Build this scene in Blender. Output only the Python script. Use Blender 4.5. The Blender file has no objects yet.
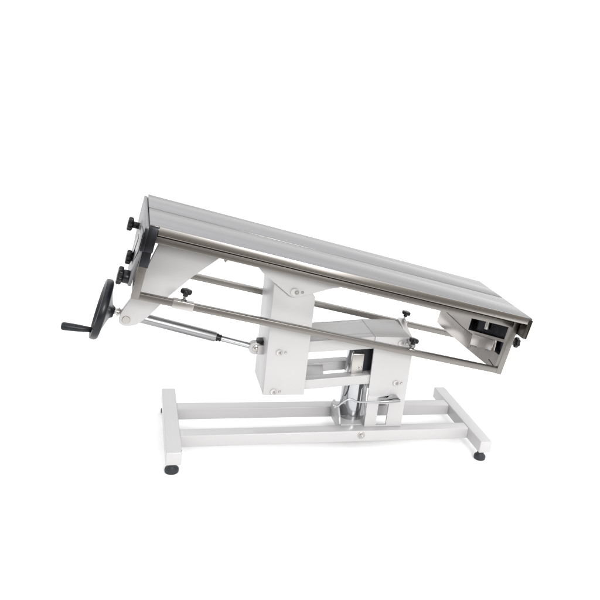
import bpy, bmesh, math
from mathutils import Vector, Matrix

S = 1.15            # metres per modelling unit
Z0 = 0.035          # height of the foot beams' underside above the floor
TX, TZ, TH = -0.07739, 0.69228, math.radians(10.69803)
CT, ST = math.cos(TH), math.sin(TH)

scene = bpy.context.scene
col = scene.collection

def Wp(p):                       # base frame -> world
    return Vector((p[0] * S, p[1] * S, (p[2] + Z0) * S))

def Tp(p):                       # tilted table frame (along, across, normal) -> world
    u, v, n = p
    return Wp((TX + u * CT + n * ST, v, TZ - u * ST + n * CT))

# ------------------------------------------------------------------ materials
def new_mat(name):
    m = bpy.data.materials.new(name)
    m.use_nodes = True
    nt = m.node_tree
    return m, nt, nt.nodes, nt.links, nt.nodes['Principled BSDF']

def tilt_coords(nt, scale):
    tc = nt.nodes.new('ShaderNodeTexCoord')
    mp = nt.nodes.new('ShaderNodeMapping')
    mp.vector_type = 'TEXTURE'
    mp.inputs['Rotation'].default_value = (0, TH, 0)
    nt.links.new(tc.outputs['Object'], mp.inputs['Vector'])
    mp2 = nt.nodes.new('ShaderNodeMapping')
    mp2.inputs['Scale'].default_value = scale
    nt.links.new(mp.outputs['Vector'], mp2.inputs['Vector'])
    return mp2.outputs['Vector']

def steel(name, color, rough, spread=0.10, bump=0.02, scale=(3, 260, 260), metallic=1.0, colvar=0.10):
    m, nt, N, L, b = new_mat(name)
    b.inputs['Metallic'].default_value = metallic
    vec = tilt_coords(nt, scale)
    n1 = N.new('ShaderNodeTexNoise'); n1.inputs['Scale'].default_value = 1.0
    n1.inputs['Detail'].default_value = 5; L.new(vec, n1.inputs['Vector'])
    vec2 = tilt_coords(nt, (1.5, 38, 38) if scale[0] < 10 else (5, 9, 9))
    n2 = N.new('ShaderNodeTexNoise'); n2.inputs['Scale'].default_value = 1.0
    n2.inputs['Detail'].default_value = 4; L.new(vec2, n2.inputs['Vector'])
    mix = N.new('ShaderNodeMix'); mix.data_type = 'FLOAT'
    mix.inputs['Factor'].default_value = 0.5
    L.new(n1.outputs['Fac'], mix.inputs['A']); L.new(n2.outputs['Fac'], mix.inputs['B'])
    r = N.new('ShaderNodeMapRange')
    r.inputs['From Min'].default_value = 0.3; r.inputs['From Max'].default_value = 0.7
    r.inputs['To Min'].default_value = rough - spread / 2; r.inputs['To Max'].default_value = rough + spread / 2
    L.new(mix.outputs['Result'], r.inputs['Value']); L.new(r.outputs['Result'], b.inputs['Roughness'])
    cr = N.new('ShaderNodeMapRange')
    cr.inputs['From Min'].default_value = 0.3; cr.inputs['From Max'].default_value = 0.7
    cr.inputs['To Min'].default_value = 1 - colvar; cr.inputs['To Max'].default_value = 1 + colvar
    L.new(mix.outputs['Result'], cr.inputs['Value'])
    sc = N.new('ShaderNodeVectorMath'); sc.operation = 'SCALE'
    sc.inputs[0].default_value = color
    L.new(cr.outputs['Result'], sc.inputs['Scale']); L.new(sc.outputs['Vector'], b.inputs['Base Color'])
    bp = N.new('ShaderNodeBump'); bp.inputs['Strength'].default_value = bump; bp.inputs['Distance'].default_value = 0.002
    L.new(n1.outputs['Fac'], bp.inputs['Height']); L.new(bp.outputs['Normal'], b.inputs['Normal'])
    return m

def paint(name, color, rough=0.32, bump=0.035, var=0.05):
    m, nt, N, L, b = new_mat(name)
    tc = N.new('ShaderNodeTexCoord')
    n1 = N.new('ShaderNodeTexNoise'); n1.inputs['Scale'].default_value = 420
    n1.inputs['Detail'].default_value = 2; L.new(tc.outputs['Object'], n1.inputs['Vector'])
    n2 = N.new('ShaderNodeTexNoise'); n2.inputs['Scale'].default_value = 7
    n2.inputs['Detail'].default_value = 6; L.new(tc.outputs['Object'], n2.inputs['Vector'])
    cr = N.new('ShaderNodeMapRange')
    cr.inputs['From Min'].default_value = 0.3; cr.inputs['From Max'].default_value = 0.7
    cr.inputs['To Min'].default_value = 1 - var; cr.inputs['To Max'].default_value = 1 + var
    L.new(n2.outputs['Fac'], cr.inputs['Value'])
    sc = N.new('ShaderNodeVectorMath'); sc.operation = 'SCALE'
    sc.inputs[0].default_value = color
    L.new(cr.outputs['Result'], sc.inputs['Scale']); L.new(sc.outputs['Vector'], b.inputs['Base Color'])
    rr = N.new('ShaderNodeMapRange')
    rr.inputs['From Min'].default_value = 0.3; rr.inputs['From Max'].default_value = 0.7
    rr.inputs['To Min'].default_value = rough - 0.02; rr.inputs['To Max'].default_value = rough + 0.03
    L.new(n2.outputs['Fac'], rr.inputs['Value']); L.new(rr.outputs['Result'], b.inputs['Roughness'])
    bp = N.new('ShaderNodeBump'); bp.inputs['Strength'].default_value = bump; bp.inputs['Distance'].default_value = 0.001
    L.new(n1.outputs['Fac'], bp.inputs['Height']); L.new(bp.outputs['Normal'], b.inputs['Normal'])
    return m

M = {}
M['white'] = paint('white_powder_coat', (0.40, 0.395, 0.397), bump=0.0, var=0.015)
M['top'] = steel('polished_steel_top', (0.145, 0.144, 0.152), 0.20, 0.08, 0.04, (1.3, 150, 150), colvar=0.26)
M['lip'] = steel('polished_steel_lip', (0.34, 0.325, 0.31), 0.23, 0.05, 0.004, (3, 300, 300))
M['rail'] = steel('satin_steel_rail', (0.215, 0.203, 0.190), 0.32, 0.08, 0.02, (3, 300, 300), colvar=0.06)
M['sheet'] = steel('grey_steel_sheet', (0.48, 0.455, 0.44), 0.30, 0.10, 0.02, (240, 240, 3))
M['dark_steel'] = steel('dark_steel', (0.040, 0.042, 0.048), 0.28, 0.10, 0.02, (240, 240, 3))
M['bounce'] = steel('bounce_steel', (0.72, 0.71, 0.70), 0.35, 0.06, 0.01, (3, 200, 200), colvar=0.03)  # pale steel for the added bounce sheets
M['chrome'] = steel('bright_chrome', (0.45, 0.46, 0.475), 0.09, 0.06, 0.01, (40, 40, 40), colvar=0.05)
M['tube'] = steel('ground_steel_tube', (0.29, 0.29, 0.30), 0.34, 0.08, 0.02, (3, 200, 200))
M['bolt'] = steel('zinc_bolt', (0.44, 0.425, 0.41), 0.30, 0.06, 0.0, (60, 60, 60), colvar=0.03)
M['plate'] = steel('end_plate_steel', (0.14, 0.14, 0.150), 0.42, 0.08, 0.01, (90, 90, 3), metallic=0.0, colvar=0.08)
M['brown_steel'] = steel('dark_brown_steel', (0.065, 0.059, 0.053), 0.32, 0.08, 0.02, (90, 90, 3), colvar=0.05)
M['black'] = paint('black_plastic', (0.006, 0.0065, 0.008), 0.30, 0.06, 0.15)
M['wheel'] = paint('black_handwheel_plastic', (0.005, 0.007, 0.010), 0.32, 0.05, 0.15)
M['rubber'] = paint('dark_rubber', (0.020, 0.023, 0.028), 0.45, 0.08, 0.2)
M['cap'] = paint('white_plastic_cap', (0.45, 0.445, 0.44), 0.35, 0.02, 0.02)
M['floor'] = paint('white_studio_floor', (0.96, 0.96, 0.96), 0.9, 0.0, 0.005)
for k_ in ('black', 'wheel', 'rubber'):
    M[k_].node_tree.nodes['Principled BSDF'].inputs['Specular IOR Level'].default_value = 0.28
M['floor'].node_tree.nodes['Principled BSDF'].inputs['Specular IOR Level'].default_value = 0.0

# ------------------------------------------------------------------ mesh builder
class MB:
    """Collects solids in one mesh; every solid is given in the frame f and mapped to the world."""
    def __init__(self, f=Wp):
        self.bm = bmesh.new(); self.f = f
    def _add(self, tmp, f=None):
        f = f or self.f
        bmesh.ops.recalc_face_normals(tmp, faces=tmp.faces[:])
        mp = {v: self.bm.verts.new(f(v.co)) for v in tmp.verts}
        for fa in tmp.faces:
            try: self.bm.faces.new([mp[v] for v in fa.verts])
            except ValueError: pass
        tmp.free()
    def _bevel(self, tmp, bev, seg=3):
        if bev > 0:
            bmesh.ops.recalc_face_normals(tmp, faces=tmp.faces[:])
            bmesh.ops.bevel(tmp, geom=tmp.edges[:], offset=bev, segments=seg, profile=0.5, affect='EDGES', clamp_overlap=True)
    def box(self, a, b, bev=0.003, f=None, shear=None):
        t = bmesh.new()
        x0, y0, z0 = a; x1, y1, z1 = b
        vs = [t.verts.new(p) for p in ((x0,y0,z0),(x1,y0,z0),(x1,y1,z0),(x0,y1,z0),(x0,y0,z1),(x1,y0,z1),(x1,y1,z1),(x0,y1,z1))]
        for q in ((0,1,2,3),(4,5,6,7),(0,1,5,4),(1,2,6,5),(2,3,7,6),(3,0,4,7)):
            t.faces.new([vs[i] for i in q])
        self._bevel(t, bev)
        if shear:
            for v in t.verts: v.co = Vector(shear(v.co))
        self._add(t, f); return self
    def prism(self, poly, axis, lo, hi, bev=0.0015, f=None, holes=()):
        """polygon in the two other axes (order kept), extruded along axis from lo to hi; square holes bridged."""
        t = bmesh.new()
        def P(p, w):
            q = [0, 0, 0]; o = [i for i in range(3) if i != axis]
            q[o[0]], q[o[1]] = p; q[axis] = w; return q
        if not holes:
            A = [t.verts.new(P(p, lo)) for p in poly]; B = [t.verts.new(P(p, hi)) for p in poly]
            t.faces.new(A); t.faces.new(B[::-1])
            n = len(poly)
            for i in range(n): t.faces.new([A[i], A[(i+1) % n], B[(i+1) % n], B[i]])
            self._bevel(t, bev, 2)
        else:
            loops = [poly] + list(holes)
            for w in (lo, hi):
                es = []
                for lp in loops:
                    vs = [t.verts.new(P(p, w)) for p in lp]
                    es += [t.edges.new((vs[i], vs[(i+1) % len(vs)])) for i in range(len(vs))]
                bmesh.ops.triangle_fill(t, use_beauty=True, use_dissolve=True, edges=es)
            t.verts.ensure_lookup_table()
            half = len(t.verts) // 2; k = 0
            for lp in loops:
                n = len(lp)
                for i in range(n):
                    a, b = k + i, k + (i + 1) % n
                    t.faces.new([t.verts[a], t.verts[b], t.verts[half + b], t.verts[half + a]])
                k += n
        self._add(t, f); return self
    def lathe(self, origin, axis, prof, seg=40, f=None):
        """prof: list of (distance along the axis, radius)."""
        t = bmesh.new()
        o = Vector(origin); d = Vector(axis).normalized()
        e = d.orthogonal().normalized(); g = d.cross(e)
        rings = []
        for s, r in prof:
            if r <= 1e-6: rings.append([t.verts.new(o + d * s)])
            else: rings.append([t.verts.new(o + d * s + (e * math.cos(2*math.pi*i/seg) + g * math.sin(2*math.pi*i/seg)) * r) for i in range(seg)])
        for A, B in zip(rings, rings[1:]):
            for i in range(seg):
                j = (i + 1) % seg
                if len(A) == 1 and len(B) == 1: continue
                if len(A) == 1: t.faces.new([A[0], B[i], B[j]])
                elif len(B) == 1: t.faces.new([A[i], A[j], B[0]])
                else: t.faces.new([A[i], A[j], B[j], B[i]])
        if len(rings[0]) > 1: t.faces.new(rings[0][::-1])
        if len(rings[-1]) > 1: t.faces.new(rings[-1])
        self._add(t, f); return self
    def cyl(self, a, b, r, ch=0.0015, seg=40, f=None):
        a, b = Vector(a), Vector(b); Ln = (b - a).length
        return self.lathe(a, b - a, [(0, r - ch), (ch * 0.3, r - ch * 0.3), (ch, r), (Ln - ch, r), (Ln - ch * 0.3, r - ch * 0.3), (Ln, r - ch)], seg, f)
    def tube(self, pts, r, seg=12, f=None):
        t = bmesh.new(); pts = [Vector(p) for p in pts]; rings = []
        up = Vector((0.13, 1, 0.21)).normalized()
        for i, p in enumerate(pts):
            d = (pts[min(i+1, len(pts)-1)] - pts[max(i-1, 0)]).normalized()
            e = (up - d * up.dot(d)).normalized(); g = d.cross(e)
            rings.append([t.verts.new(p + (e * math.cos(2*math.pi*k/seg) + g * math.sin(2*math.pi*k/seg)) * r) for k in range(seg)])
        for A, B in zip(rings, rings[1:]):
            for k in range(seg): t.faces.new([A[k], A[(k+1) % seg], B[(k+1) % seg], B[k]])
        t.faces.new(rings[0][::-1]); t.faces.new(rings[-1])
        self._add(t, f); return self
    def hexbolt(self, p, axis, r=0.0075, h=0.006, f=None):
        """washer, hexagonal head and stub of thread"""
        p = Vector(p); a = Vector(axis).normalized()
        self.lathe(p, a, [(0, r * 1.55), (0.0016, r * 1.55), (0.0022, r * 1.4)], 28, f)
        self.lathe(p + a * 0.0022, a, [(0, r), (h * 0.8, r), (h, r * 0.82)], 6, f)
        self.lathe(p + a * (0.0022 + h), a, [(0, r * 0.45), (0.003, r * 0.45), (0.0036, r * 0.32)], 16, f)
        return self
    def build(self, name, mat, parent=None, label=None):
        me = bpy.data.meshes.new(name)
        bmesh.ops.recalc_face_normals(self.bm, faces=self.bm.faces[:])
        self.bm.to_mesh(me); self.bm.free()
        me.materials.append(M[mat])
        for p in me.polygons: p.use_smooth = True
        me.set_sharp_from_angle(angle=math.radians(33))
        o = bpy.data.objects.new(name, me); col.objects.link(o)
        if parent is not None:
            o.parent = parent
            pm = parent.matrix_basis if parent.parent is None else root.matrix_basis
            o.matrix_parent_inverse = Matrix.Translation(-root.location)if parent is root else Matrix.Identity(4)
            if parent is not root:
                # parents below the root keep an identity offset of their own
                o.matrix_parent_inverse = Matrix.Identity(4)
        if label: o['label'] = label
        return o

def knob(p, axis, r, h, stem, f, name='knob', parent=None, lobes=6, label=None):
    """star knob: fluted head on a short neck, threaded stem as a child"""
    b = MB(f); t = bmesh.new()
    o = Vector(p); d = Vector(axis).normalized()
    e = d.orthogonal().normalized(); g = d.cross(e); seg = 60
    prof = [(stem, .42), (stem + h*.30, .46), (stem + h*.38, .80), (stem + h*.46, .96), (stem + h*.60, 1.0), (stem + h*.84, 1.0), (stem + h*.95, .92), (stem + h, .72)]
    rings = []
    for s, k in prof:
        ring = []
        for i in range(seg):
            a = 2 * math.pi * i / seg
            fl = 1 - 0.20 * max(0, (k - .5) / .5) * (0.5 + 0.5 * math.cos(lobes * a)) ** 2
            ring.append(t.verts.new(o + d * s + (e * math.cos(a) + g * math.sin(a)) * (r * k * fl)))
        rings.append(ring)
    for A, B in zip(rings, rings[1:]):
        for i in range(seg): t.faces.new([A[i], A[(i+1) % seg], B[(i+1) % seg], B[i]])
    t.faces.new(rings[0][::-1]); t.faces.new(rings[-1])
    b._add(t)
    k = b.build(name, 'black', parent, label)
    return k

# ------------------------------------------------------------------ the thing
root = bpy.data.objects.new('operating_table', None)
col.objects.link(root)
root.location = Wp((0.52, 0.219, -Z0))
root['label'] = 'white steel veterinary operating table with tilted polished steel top, black handwheel and chrome pedal'
root['category'] = 'operating table'

# ---- base: two cross feet, two long rails
FW, FH, FD = 0.0439, 0.0417, 0.4382
for x in (0.0, 1.0):
    foot = MB().box((x, 0, 0), (x + FW, FD, FH), 0.0035).build('cross_foot', 'white', root)
    for y in (0.026, FD - 0.026):
        b = MB()
        cx = x + FW / 2 - 0.002
        b.lathe((cx, y, -Z0), (0, 0, 1), [(0, .0175), (.002, .0198), (.008, .0205), (.013, .0195), (.019, .013), (.022, .0115), (.0345, .0115)], 36)
        b.build('levelling_foot', 'rubber', foot)
    if x == 0.0:
        MB().lathe((x + FW, 0.02, 0.036), (1, 0, 0), [(0, .003), (.001, .0025)], 12).build('screw', 'black', foot)
RT, RB = 0.0395, 0.0008
for y0, y1 in ((0.1032, 0.1471), (0.2843, 0.3302)):
    r = MB().box((FW - .001, y0, RB), (1.001, y1, RT), 0.003).build('base_rail', 'white', root)
    if y0 < 0.2:
        MB().hexbolt((0.6134, y0, 0.0243), (0, -1, 0), 0.0078, 0.006).build('bolt', 'bolt', r)

# ---- column (moving carriage)
CX0, CX1, CY0, CY1, CZ = 0.2828, 0.4130, 0.130, 0.310, 0.1572
b = MB()
b.prism([(CX0, CZ), (CX1, CZ), (CX1, 0.484), (CX1 - .008, 0.494), (CX0, 0.528)], 1, CY0, CY1, 0.003)
column = b.build('lift_column', 'white', root)
for (x, z) in ((0.3235, 0.3015), (0.318, 0.1700)):
    MB().lathe((x - .004, CY0, z), (0, -1, 0), [(0, .0098), (.004, .0095), (.0055, .0078)], 28).build('pivot_cap', 'cap', column)
    b = MB(); b.hexbolt((x, CY0 - .0055, z), (0, -1, 0), 0.0040, 0.004); b.build('bolt', 'bolt', column)
    MB().lathe((x + .0165, CY0, z - .0005), (0, -1, 0), [(0, .0042), (.002, .0040), (.003, .003)], 6).build('grub_screw', 'bolt', column)

# ---- lift housing: front plate with slot, rear plate, top plate, right side
HX0, HX1, HY0, HY1 = 0.6265, 0.7585, 0.130, 0.300
b = MB()
slot = [(0.6675, 0.0465), (0.7035, 0.0465), (0.7035, 0.1228), (0.6675, 0.1228)]
outline = [(HX0 + .002, 0.0405), (HX1, 0.0405), (HX1, 0.292), (0.7455, 0.3595), (0.6240, 0.3595)]
b.prism(outline, 1, HY0, HY0 + .007, f=None, holes=[slot])
b.prism([(HX0 + .002, 0.0405), (HX0 + .045, 0.0405), (HX0 + .045, 0.105), (HX1 - .03, 0.105), (HX1 - .03, 0.0405), (HX1, 0.0405), (HX1, 0.292), (0.7455, 0.3595), (0.6240, 0.3595)], 1, HY1 - .007, HY1, 0.001)
b.prism([(0.6242, 0.3545), (0.7452, 0.3545), (0.7452, 0.3598), (0.6242, 0.3598)], 1, HY0 + .0003, HY1 - .0003, 0.001)
b.box((HX1 - .0065, HY0 + .006, 0.1245), (HX1 - .0006, HY1 - .006, 0.290), 0.001)
housing = b.build('lift_housing', 'white', root)
MB().prism([(HX1 - .0067, 0.2899), (HX1 - .0007, 0.2915), (0.7452, 0.3586), (0.7395, 0.3560)], 1, HY0 + .0065, HY1 - .0065, 0.0).build('bevel_plate', 'white', housing)
for (x, z) in ((0.7195, 0.1985), (0.7170, 0.3385)):
    MB().lathe((x - .004, HY0, z), (0, -1, 0), [(0, .0098), (.004, .0095), (.0055, .0078)], 28).build('pivot_cap', 'cap', housing)
    MB().hexbolt((x, HY0 - .0055, z), (0, -1, 0), 0.0040, 0.004).build('bolt', 'bolt', housing)
    MB().lathe((x + .0165, HY0, z - .0005), (0, -1, 0), [(0, .0042), (.002, .0040), (.003, .003)], 6).build('grub_screw', 'bolt', housing)

# ---- parallel arms
def sh(x0, z_, k):               # shear a box laid along x so that it climbs by k
    return lambda c: (c[0], c[1], c[2] + (c[0] - x0) * k)
b = MB()
b.box((0.4105, 0.1375, 0.1727), (0.645, 0.1755, 0.2052), 0.0028, shear=sh(0.4105, 0, 0.088))
b.box((0.4105, 0.2640, 0.1727), (0.645, 0.3030, 0.2052), 0.0028, shear=sh(0.4105, 0, 0.088))
b.prism([(0.4105, 0.1745), (0.4105, 0.265), (0.500, 0.265), (0.4900, 0.215), (0.484, 0.190), (0.486, 0.1745)], 2, 0.1985, 0.2045, 0.001)
bm_ = b.bm
low = b.build('lower_arm', 'white', root)
b = MB()
arm = [(0.4105, 0.2995), (0.6255, 0.3167), (0.6255, 0.3585), (0.4105, 0.3372)]
b.prism(arm, 1, 0.1345, 0.1745, 0.0025)
b.prism(arm, 1, 0.2650, 0.3020, 0.0025)
b.prism([(0.4106, 0.3320), (0.6254, 0.3535), (0.6254, 0.3582), (0.4106, 0.3369)], 1, 0.1720, 0.2675, 0.0)
b.build('upper_arm', 'white', root)

# ---- hydraulic lift
CYX, CYY = 0.607, 0.222
b = MB()
b.lathe((CYX, CYY, 0.0395), (0, 0, 1), [(0, .0435), (.150, .0435), (.153, .0415), (.245, .0415), (.248, .039)], 56)
jack = b.build('hydraulic_cylinder', 'chrome', root)
MB().box((0.5535, 0.1485, 0.0060), (0.6600, 0.2835, 0.0400), 0.003).build('base_plate', 'white', jack)
MB().prism([(0.1530, 0.0400), (0.2740, 0.0400), (0.2740, 0.0580), (0.2550, 0.0820), (0.1900, 0.0820), (0.1640, 0.0600)], 0, 0.5480, 0.5545, 0.001).build('side_plate', 'white', jack)
b = MB(); b.box((0.5650, 0.156, 0.212), (0.6060, 0.172, 0.2900), 0.003)
b.cyl((0.596, 0.158, 0.240), (0.596, 0.152, 0.240), 0.006)
b.build('pump_block', 'bolt', jack)
MB().box((0.5740, 0.1735, 0.190), (0.6460, 0.180, 0.3020), 0.003).build('interior_shade_plate', 'rubber', jack)  # dark plate standing in for the shade inside the housing
MB().tube([(0.5640, 0.150, 0.198), (0.5632, 0.147, 0.185), (0.5600, 0.142, 0.170), (0.554, 0.138, 0.158), (0.549, 0.136, 0.150)], 0.0022).build('hydraulic_hose', 'black', jack)

# ---- chrome foot lever
ly = 0.100
b = MB()
b.tube([(0.508, ly, 0.1275), (0.528, ly, 0.1400), (0.546, ly, 0.1535), (0.556, ly, 0.1570), (0.566, ly, 0.1545), (0.578, ly, 0.1480), (0.590, ly, 0.1455), (0.62, ly, 0.1448), (0.66, ly, 0.1455), (0.70, ly, 0.1470), (0.729, ly, 0.1490)], 0.0033, 14)
b.tube([(0.528, ly, 0.1400), (0.520, ly - .004, 0.1340), (0.512, ly - .006, 0.1350), (0.503, ly - .006, 0.1385)], 0.0030, 12)
lev = b.build('foot_lever', 'chrome', root)
MB().prism([(0.662, 0.1490), (0.690, 0.1500), (0.706, 0.1590), (0.722, 0.1580), (0.729, 0.1515)], 1, ly + .002, ly + .026, 0.001).build('lever_plate', 'chrome', lev)
MB().cyl((0.658, ly, 0.1454), (0.729, ly, 0.1492), 0.0050, 0.001, 24).build('lever_sleeve', 'tube', lev)

# ---- tilted frame: rails and posts of square tube
V0, V1 = 0.0541, 0.3724
UL, UR = 0.0024, 1.1939
PW = 0.0208
def rail(name, v, n0, n1, d=0.0205, u0=UL + PW - .001, u1=UR - PW + .001):
    return MB(Tp).box((u0, v, n0), (u1, v + d, n1), 0.0013).build(name, 'rail', root)
low_front = rail('frame_rail', V0, -0.2110, -0.1926)
low_rear = rail('frame_rail', V1 - .0005, -0.2110, -0.1926)
up_front = rail('frame_rail', V0, -0.0462, -0.0270)
up_rear = rail('frame_rail', V1 - .0005, -0.0462, -0.0270)
for u in (UL, UR - PW):
    for v in (V0 - .0006, V1):
        MB(Tp).box((u, v, -0.2118), (u + PW, v + .0205, -0.0140), 0.0009).build('frame_post', 'rail', root)
MB(Tp).box((UL + .002, V0 + .020, -0.0460), (UL + PW - .002, V1 + .001, -0.0275), 0.0015).build('cross_bar', 'rail', root)
MB(Tp).box((UR - PW + .002, V0 + .020, -0.0460), (UR - .002, V1 + .001, -0.0275), 0.0015).build('cross_bar', 'rail', root)
MB(Tp).box((UL + .002, V0 + .020, -0.2105), (UL + PW - .002, V1 + .001, -0.1932), 0.0015).build('cross_bar', 'rail', root)
for v in (V0, V1):
    MB(Tp).box((0.0245, v + .0045, -0.0268), (1.1735, v + .018, -0.0135), 0.0).build('gap_shade_strip', 'black', root)  # black strip put in as the shade of the gap between rail and panel

# ---- table top: two folded steel panels, hinged along the middle
U0, U1 = 0.0, 1.1985
VS = 0.2215
TN, LIP = 0.0120, -0.0108
def panel(v0, v1, front):
    b = MB(Tp)
    b.box((U0, v0 + (.0042 if front else 0), TN - .0065), (U1, v1 - (0 if front else .0042), TN), 0.0017)
    o = b.build('top_panel', 'top', root)
    lv = v0 if front else v1
    s = 1 if front else -1
    tilt_ = lambda c, lv=lv, s=s: (c[0], c[1] + s * (c[2] - LIP) * 0.09, c[2])
    a, c = sorted((lv - s * .0012, lv + s * .0021))
    MB(Tp).box((U0 + .0240, a, LIP), (U1 - .0125, c, TN - .0003), 0.0012, shear=tilt_).build('folded_lip', 'lip', o)
    a, c = sorted((lv + s * .0010, lv + s * .0042))
    for ua, ub in ((U0, U0 + .0240), (U1 - .0125, U1)):
        MB(Tp).box((ua, a, TN - .0065), (ub, c, TN - .0002), 0.0010).build('corner_fold', 'top', o)
    a, c = sorted((lv + s * .0045, lv + s * .0600))
    MB(Tp).box((U0 + .025, a, -0.0130), (U1 - .025, c, -0.0108), 0.0).build('lip_return', 'lip', o)
    MB(Tp).box((U0 + .030, v0 + .008, -0.0012), (U1 - .030, v1 - .008, 0.0040), 0.001).build('bounce_sheet', 'bounce', o)  # added reflector, bounces floor light onto the housing below
    if not front:
        MB(Tp).cyl((U0 + .004, v0 - .0004, TN - .0013), (U1 - .004, v0 - .0004, TN - .0013), 0.0009, 0.0003, 12).build('rolled_edge', 'lip', o)
    return o
panel(0.0, VS - .0066, True)
panel(VS + .0034, 0.4195, False)
MB(Tp).box((U0 + .02, VS - .012, -0.004), (U1 - .02, VS + .012, 0.0030), 0.001).build('hinge_strip', 'black', root)

# ---- end plates with locking knobs
hexa = [(0.0005, TN - .0070), (0.0005, -0.0620), (0.030, -0.0640), (0.118, -0.198), (0.300, -0.198), (0.335, -0.165), (0.335, -0.130), (0.419, -0.0620), (0.419, TN - .0070)]
pl = MB(Tp).prism(hexa, 0, -0.0100, -0.0006, 0.0015).build('end_plate', 'plate', root)
MB(Tp).box((0.0002, 0.0010, -0.0620), (0.0232, 0.0420, TN - .0068), 0.0012).build('end_bracket', 'dark_steel', pl)
MB(Tp).box((0.0002, 0.3780, -0.0620), (0.0232, 0.4185, TN - .0068), 0.0012).build('end_bracket', 'dark_steel', pl)
MB(Tp).box((0.0012, V0 - .0045, -0.1180), (0.0250, V0 - .0010, -0.0100), 0.0008).build('post_reflection_strip', 'dark_steel', pl)  # dark strip over the post, stands in for its dark reflection
for (v, n, r, h, st) in ((0.290, -0.0640, 0.0205, 0.024, 0.008), (0.185, -0.1350, 0.0205, 0.024, -0.005), (0.130, -0.1765, 0.0260, 0.024, 0.008)):
    k = knob((-0.0100, v, n), (-1, 0, 0), r, h, st, Tp, 'locking_knob', pl)
    MB(Tp).cyl((-0.0100, v, n), (-0.0100 - st - .008, v, n), (0.0190 if v < .15 else 0.0100), 0.0008, 28).build('knob_sleeve', 'black', k)
MB(Tp).prism([(0.003, -0.0140), (0.120, -0.0240), (0.205, -0.0400), (0.200, -0.0700), (0.150, -0.0860), (0.135, -0.1180), (0.090, -0.1120), (0.052, -0.0900), (0.003, -0.0600)], 0, -0.0122, -0.0102, 0.0008).build('dark_patch', 'dark_steel', pl)  # irregular dark patch on the outer face of the end plate
MB(Tp).box((-0.0100, -0.0030, -0.0620), (0.0004, 0.0003, TN - .0120), 0.0008).build('edge_trim', 'dark_steel', pl)
MB(Tp).prism([(0.120, -0.0600), (0.160, -0.0560), (0.215, -0.0980), (0.190, -0.1300)], 0, -0.0135, -0.0102, 0.0008).build('slotted_arc', 'dark_steel', pl)
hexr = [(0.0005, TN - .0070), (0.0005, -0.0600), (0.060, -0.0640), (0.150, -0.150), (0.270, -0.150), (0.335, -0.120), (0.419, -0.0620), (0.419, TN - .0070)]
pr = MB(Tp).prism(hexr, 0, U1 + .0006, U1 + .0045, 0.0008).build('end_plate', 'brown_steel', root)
MB(Tp).box((U1 - .0115, 0.0010, -0.0600), (U1 - .0002, 0.0380, TN - .0068), 0.0012).build('end_bracket', 'brown_steel', pr)
MB(Tp).box((U1 - .0232, 0.3780, -0.0620), (U1 - .0002, 0.4185, TN - .0068), 0.0012).build('end_bracket', 'dark_steel', pr)
for (v, n) in ((0.092, -0.1010), (0.290, -0.064)):
    k = knob((U1 + .0045, v, n), (1, 0, 0), 0.0185, 0.024, 0.012, Tp, 'locking_knob', pr)
    MB(Tp).cyl((U1 + .0045, v, n), (U1 + .0180, v, n), 0.0065, 0.0008, 20).build('knob_stem', 'bolt', k)

# ---- slanting steel sheet inside the low end, with window and folded pocket
A0 = Vector((1.190, 0.0760)); B0 = Vector((1.073, 0.372))
dd = (B0 - A0).normalized(); nn = Vector((-dd[1], dd[0]))    # nn points towards the high end
if nn[0] > 0: nn = -nn
def Sp(p):                        # (along the sheet, out of it, normal) -> world
    q = A0 + dd * p[0] + nn * p[1]
    return Tp((q[0], q[1], p[2]))
b = MB(Sp)
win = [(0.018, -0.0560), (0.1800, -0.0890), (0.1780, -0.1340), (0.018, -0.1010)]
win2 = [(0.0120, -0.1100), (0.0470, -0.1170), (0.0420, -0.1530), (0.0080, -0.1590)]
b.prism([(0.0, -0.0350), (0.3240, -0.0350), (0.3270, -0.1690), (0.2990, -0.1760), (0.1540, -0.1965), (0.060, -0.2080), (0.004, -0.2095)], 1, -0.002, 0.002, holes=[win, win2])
sheet = b.build('drain_sheet', 'sheet', root)
b = MB(Sp)
b.prism([(0.2990, -0.1180), (0.2000, -0.1372), (0.1480, -0.1420), (0.1440, -0.1880), (0.1540, -0.1955), (0.2990, -0.1750), (0.3262, -0.1682), (0.3275, -0.1235)], 1, 0.0022, 0.0055, 0.001)
b.build('folded_band', 'sheet', sheet)
b = MB(Sp)
b.prism([(0.0505, -0.1190), (0.1470, -0.1365), (0.1420, -0.1760), (0.0480, -0.1570)], 1, 0.0022, 0.0100, 0.0022)
b.build('pocket', 'sheet', sheet)
for (s0, n0, s1, n1) in ((0.142, -0.1775, 0.128, -0.1765), (0.135, -0.1775, 0.120, -0.1745), (0.075, -0.1655, 0.052, -0.1595)):
    MB(Sp).tube([(s0, 0.0050, n0), (s1, 0.0050, n1)], 0.0018, 8).build('glint_bead', 'chrome', sheet)  # chrome beads put in as dotted glints along the pocket edge
MB(Sp).tube([(0.0500, 0.0030, -0.1885), (0.006, 0.0030, -0.2055)], 0.0009, 8).build('slit', 'black', sheet)
MB(Sp).prism([(0.030, -0.182), (0.160, -0.176), (0.285, -0.145), (0.285, -0.030), (0.030, -0.030)], 1, -0.0240, -0.0210, 0.0005).build('window_shade_plate', 'dark_steel', sheet)  # dark sheet standing in for the shaded interior behind the windows
MB(Sp).cyl((0.1170, -0.0105, -0.066), (0.1130, -0.0105, -0.1040), 0.0075, 0.0015, 24).build('drain_pipe', 'bolt', sheet)

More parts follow.
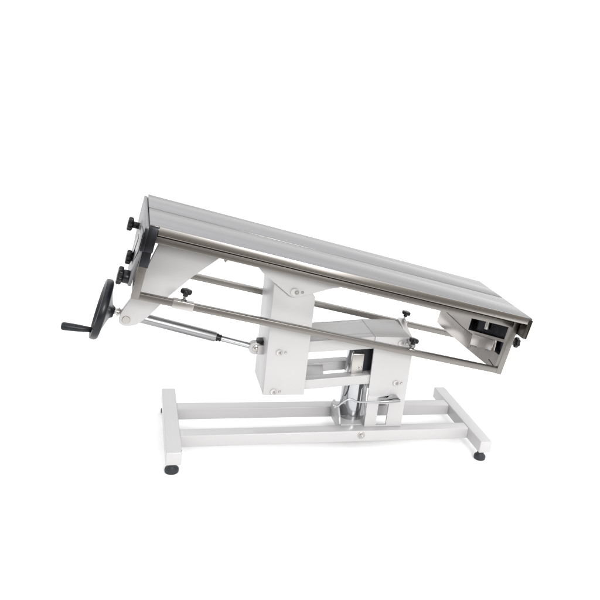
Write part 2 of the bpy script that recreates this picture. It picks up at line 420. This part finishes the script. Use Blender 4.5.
# ---- white tilt bracket at the high end
br = [(0.0530, -0.0465), (0.0330, -0.1477), (0.0270, -0.1790), (0.0121, -0.2510), (-0.0035, -0.2946), (-0.0068, -0.3160), (-0.0030, -0.3290), (0.0090, -0.3350), (0.0250, -0.3335), (0.0433, -0.3252), (0.0676, -0.2978), (0.1113, -0.2186), (0.1587, -0.1487), (0.2183, -0.0758), (0.2420, -0.0465)]
b = MB(Tp)
b.prism(br, 1, 0.172, 0.1765, 0.0012)
web = [(0.0530, -0.0470), (0.0330, -0.1477), (0.0270, -0.1790), (0.0121, -0.2510), (-0.0035, -0.2946), (-0.0010, -0.2950), (0.0160, -0.2510), (0.0310, -0.1790), (0.0370, -0.1477), (0.0570, -0.0470)]
b.prism(web, 1, 0.1760, 0.1950, 0.0)
tb = b.build('tilt_bracket', 'white', root)
MB(Tp).lathe((0.0134, 0.1722, -0.3155), (0, -1, 0), [(0, .0115), (.0014, .0115), (.0026, .0106)], 32).build('pivot_pin', 'bolt', tb)

# ---- screw actuator: tube, collar, rod, clevis
def ax(u): return (u, 0.213, -0.3110 - 0.0640 * u)
Adir = Vector(ax(1)) - Vector(ax(0))
b = MB(Tp); b.lathe(ax(0.030), Adir, [(0, .013), (.002, .0156), (.2460, .0156), (.2500, .0146), (.2510, .0120)], 44)
act = b.build('tilt_actuator', 'tube', root)
MB(Tp).lathe(ax(0.2815), Adir, [(0, .0112), (.001, .0122), (.006, .0122), (.007, .0100), (.011, .0100), (.0115, .0112), (.0145, .0112), (.0150, .009)], 30).build('collar', 'black', act)
rod = MB(Tp).lathe(ax(0.295), Adir, [(0, .0094), (.0955, .0094)], 30).build('rod', 'chrome', act)
EX, EZ = 0.2585, 0.2855
b = MB(); b.cyl((EX, 0.199, EZ), (EX, 0.227, EZ), 0.0200, 0.002, 40)
eye = b.build('rod_eye', 'white', act)
b = MB(); b.cyl((EX + .002, 0.1988, EZ + .001), (EX + .002, 0.1975, EZ + .001), 0.0085, 0.0005, 30)
b.hexbolt((EX + .002, 0.1976, EZ + .001), (0, -1, 0), 0.0070, 0.006)
b.build('bolt', 'bolt', eye)
b = MB(); b.box((EX + .006, 0.228, EZ - .016), (CX0 + .001, 0.234, EZ + .026), 0.001); b.build('clevis_lug', 'white', act)
MB().box((EX + .006, 0.190, EZ - .016), (CX0 + .001, 0.1965, EZ + .014), 0.001).build('clevis_lug', 'white', act)
MB().box((EX + .004, 0.1990, EZ + .0170), (CX0 + .001, 0.2270, EZ + .0255), 0.0015).build('stop_block', 'black', act)

# ---- black handwheel with crank handle
wc = Vector(ax(-0.0535)) + Vector((0, 0, -0.0045))
b = MB(Tp)
R = 0.0905
b.lathe(wc, Adir, [(0.0040, 0), (0.0040, .018), (0.0030, .030), (0.0010, .060), (-.0060, .074), (-.0115, .080), (-.0130, .0850), (-.0115, R - .0015), (-.0060, R), (0.0020, R), (0.0075, R - .003), (0.0095, .0830), (0.0085, .077), (0.0120, .060), (0.0190, .036), (0.0235, .022), (0.0290, .0175), (0.0320, .0160), (0.0330, 0)], 72)
wheel = b.build('handwheel', 'wheel', root)
b = MB(Tp); b.cyl(Vector(ax(-0.0215)), Vector(ax(0.004)), 0.0098, 0.0012, 30)
b.cyl(Vector(ax(-0.0120)), Vector(ax(-0.0075)), 0.0140, 0.001, 30)
b.build('wheel_shaft', 'bolt', wheel)
hp = wc + Vector((-0.012, 0.0, -0.0680))
hd = Vector((-1, 0.0, -0.055)).normalized()
b = MB(Tp); b.lathe(hp, hd, [(0, .0066), (.004, .0080), (.010, .0084), (.038, .0106), (.065, .0118), (.077, .0118), (.081, .0108), (.0835, .0075)], 30)
b.build('crank_handle', 'wheel', wheel)

# ---- clamps sliding on the lower rails
def clamp(u, v, w, kr, sleeve=True, name='rail_clamp', nlab=None):
    b = MB(Tp)
    b.box((u - w / 2, v - (.0030 if sleeve else -.001), (-0.2135 if sleeve else -0.1930)), (u + w / 2, v + (.0235 if sleeve else .0195), -0.1900), 0.0012)
    o = b.build(name, 'bolt', root, nlab)
    b = MB(Tp); b.cyl((u, v + .010, -0.1905), (u, v + .010, -0.1760), 0.0042, 0.0006, 18)
    b.lathe((u, v + .010, -0.1900), (0, 0, 1), [(0, .0078), (.0040, .0078), (.0046, .0066)], 6)
    b.build('clamp_stem', 'chrome', o)
    knob((u, v + .010, -0.1760), (0, 0, 1), kr, 0.0200, 0.0, Tp, 'clamp_knob', o)
    return o
clamp(0.1400, V0, 0.0580, 0.0165)
clamp(0.8520, V0, 0.0200, 0.0165, False)
clamp(0.9400, V1, 0.0240, 0.0165)
b = MB()
p0 = Vector((0.9180, 0.3640)); p1 = Vector((0.8600, 0.0800)); d2 = (p1 - p0).normalized(); n2 = Vector((-d2[1], d2[0]))
def Bp(p):
    q = p0 + d2 * p[0] + n2 * p[1]; return Tp((q[0], q[1], p[2]))
b = MB(Bp); b.box((0, -.0110, -0.1905), ((p1 - p0).length, .0110, -0.1790), 0.0015)
b.build('clamp_bar', 'bolt', root)

# ---- white pivot brackets between frame and column
pv = [(0.3080, -0.0464), (0.3389, -0.0722), (0.4380, -0.1235), (0.4470, -0.1262), (0.4570, -0.1250), (0.5090, -0.0997), (0.5532, -0.0752), (0.5800, -0.0640), (0.5860, -0.0600), (0.5880, -0.0464)]
for (y0, y1, front) in ((0.1180, 0.1285, True), (0.3115, 0.3220, False)):
    pb = MB(Tp).prism(pv, 1, y0, y1, 0.0015).build('pivot_bracket', 'white', root)
    if front:
        MB(Tp).lathe((0.4490, y0, -0.1090), (0, -1, 0), [(0, .0120), (.004, .0117), (.0055, .0095)], 32).build('pivot_cap', 'cap', pb)
        MB(Tp).hexbolt((0.4550, y0 - .0055, -0.1075), (0, -1, 0), 0.0042, 0.004).build('bolt', 'bolt', pb)
        MB(Tp).lathe((0.4735, y0, -0.1050), (0, -1, 0), [(0, .0046), (.002, .0044), (.003, .003)], 6).build('grub_screw', 'bolt', pb)
MB(Tp).box((0.2560, V0 + .021, -0.0460), (0.2700, V1 - .001, -0.0420), 0.001).build('cross_strap', 'rail', root)
MB(Tp).hexbolt((0.2200, V0 + .012, -0.0462), (0, 0, -1), 0.0050, 0.004).build('bolt', 'bolt', up_front)

# ------------------------------------------------------------------ floor
b = MB()
b.bm.verts.new((-30, -1.15 * S, 0)); b.bm.verts.new((30, -1.15 * S, 0)); b.bm.verts.new((30, 60, 0)); b.bm.verts.new((-30, 60, 0))
b.bm.verts.ensure_lookup_table(); b.bm.faces.new(b.bm.verts[:])
fl = b.build('ground', 'floor')
fl['kind'] = 'structure'

# ------------------------------------------------------------------ light
w = bpy.data.worlds.new('World'); scene.world = w; w.use_nodes = True
N, L = w.node_tree.nodes, w.node_tree.links
bg = N['Background']
tc = N.new('ShaderNodeTexCoord'); sep = N.new('ShaderNodeSeparateXYZ'); L.new(tc.outputs['Generated'], sep.inputs['Vector'])
def ramp(val, stops):
    r = N.new('ShaderNodeValToRGB'); L.new(val, r.inputs['Fac'])
    while len(r.color_ramp.elements) < len(stops): r.color_ramp.elements.new(0.5)
    for e, (p, c) in zip(r.color_ramp.elements, stops): e.position = p; e.color = (*c, 1)
    return r.outputs['Color']
mz = N.new('ShaderNodeMapRange'); L.new(sep.outputs['Z'], mz.inputs['Value'])
mz.inputs['From Min'].default_value = -1; mz.inputs['From Max'].default_value = 1
front = ramp(mz.outputs['Result'], [(0.0, (.10, .085, .07)), (0.50, (.16, .14, .12)), (0.56, (.55, .54, .52)), (0.64, (1, 1, 1))])
back = ramp(mz.outputs['Result'], [(0.0, (.61, .61, .61)), (0.48, (.61, .61, .61)), (0.60, (.61, .61, .61)), (0.70, (1, 1, 1))])
my = N.new('ShaderNodeMapRange'); L.new(sep.outputs['Y'], my.inputs['Value'])
my.inputs['From Min'].default_value = -0.25; my.inputs['From Max'].default_value = 0.25
mx = N.new('ShaderNodeMix'); mx.data_type = 'RGBA'
L.new(my.outputs['Result'], mx.inputs['Factor']); L.new(back, mx.inputs['B'])
mL = N.new('ShaderNodeMapRange'); L.new(sep.outputs['X'], mL.inputs['Value'])      # world light dimmed on the left, added to darken left-hand faces
mL.inputs['From Min'].default_value = -0.85; mL.inputs['From Max'].default_value = -0.38
mL.inputs['To Min'].default_value = 0.60; mL.inputs['To Max'].default_value = 1.0
dim = N.new('ShaderNodeVectorMath'); dim.operation = 'SCALE'
L.new(front, mx.inputs['A']); L.new(mx.outputs['Result'], dim.inputs[0]); L.new(mL.outputs['Result'], dim.inputs['Scale'])
L.new(dim.outputs['Vector'], bg.inputs['Color']); bg.inputs['Strength'].default_value = 1.9

def area(name, loc, target, size, power, color=(1, 1, 1), size_y=None):
    la = bpy.data.lights.new(name, 'AREA'); la.energy = power; la.color = color
    la.shape = 'RECTANGLE'; la.size = size; la.size_y = size_y or size
    o = bpy.data.objects.new(name, la); col.objects.link(o)
    o.location = loc
    o.rotation_euler = (Vector(target) - Vector(loc)).to_track_quat('-Z', 'Y').to_euler()
    return o
area('key_softbox', (0.9, -3.3, 1.9), (0.6, 0.2, 0.5), 0.8, 88, (1, .99, .975))
area('lip_highlight_lamp', (1.35, -3.6, 1.0), (0.6, 0.2, 0.5), 0.5, 7, (1, .99, .98), 1.1)  # unseen lamp, added to put a highlight on the middle of the lip

# ------------------------------------------------------------------ camera
yaw, pitch, roll = (math.radians(a) for a in (-22.03474, -15.56346, 8.83604))
F, PX, PY = 740.27481, 413.57554, 289.72429
fwd = Vector((math.sin(-yaw) * math.cos(pitch), math.cos(-yaw) * math.cos(pitch), math.sin(pitch)))
r = fwd.cross(Vector((0, 0, 1))).normalized(); u = r.cross(fwd)
r2 = math.cos(roll) * r + math.sin(roll) * u; u2 = -math.sin(roll) * r + math.cos(roll) * u
cam = bpy.data.cameras.new('camera'); co = bpy.data.objects.new('camera', cam); col.objects.link(co)
mw = Matrix((r2, u2, -fwd)).transposed().to_4x4(); mw.translation = Wp((-0.1257, -1.97952, 1.15643))
co.matrix_world = mw
cam.sensor_width = 36; cam.lens = F / 600 * 36
cam.shift_x = -(PX - 300) / 600; cam.shift_y = (PY - 300) / 600
cam.clip_end = 500; cam.clip_start = 0.05
scene.camera = co

scene.view_settings.view_transform = 'Standard'
scene.view_settings.look = 'None'
scene.view_settings.exposure = 0
scene.view_settings.gamma = 1
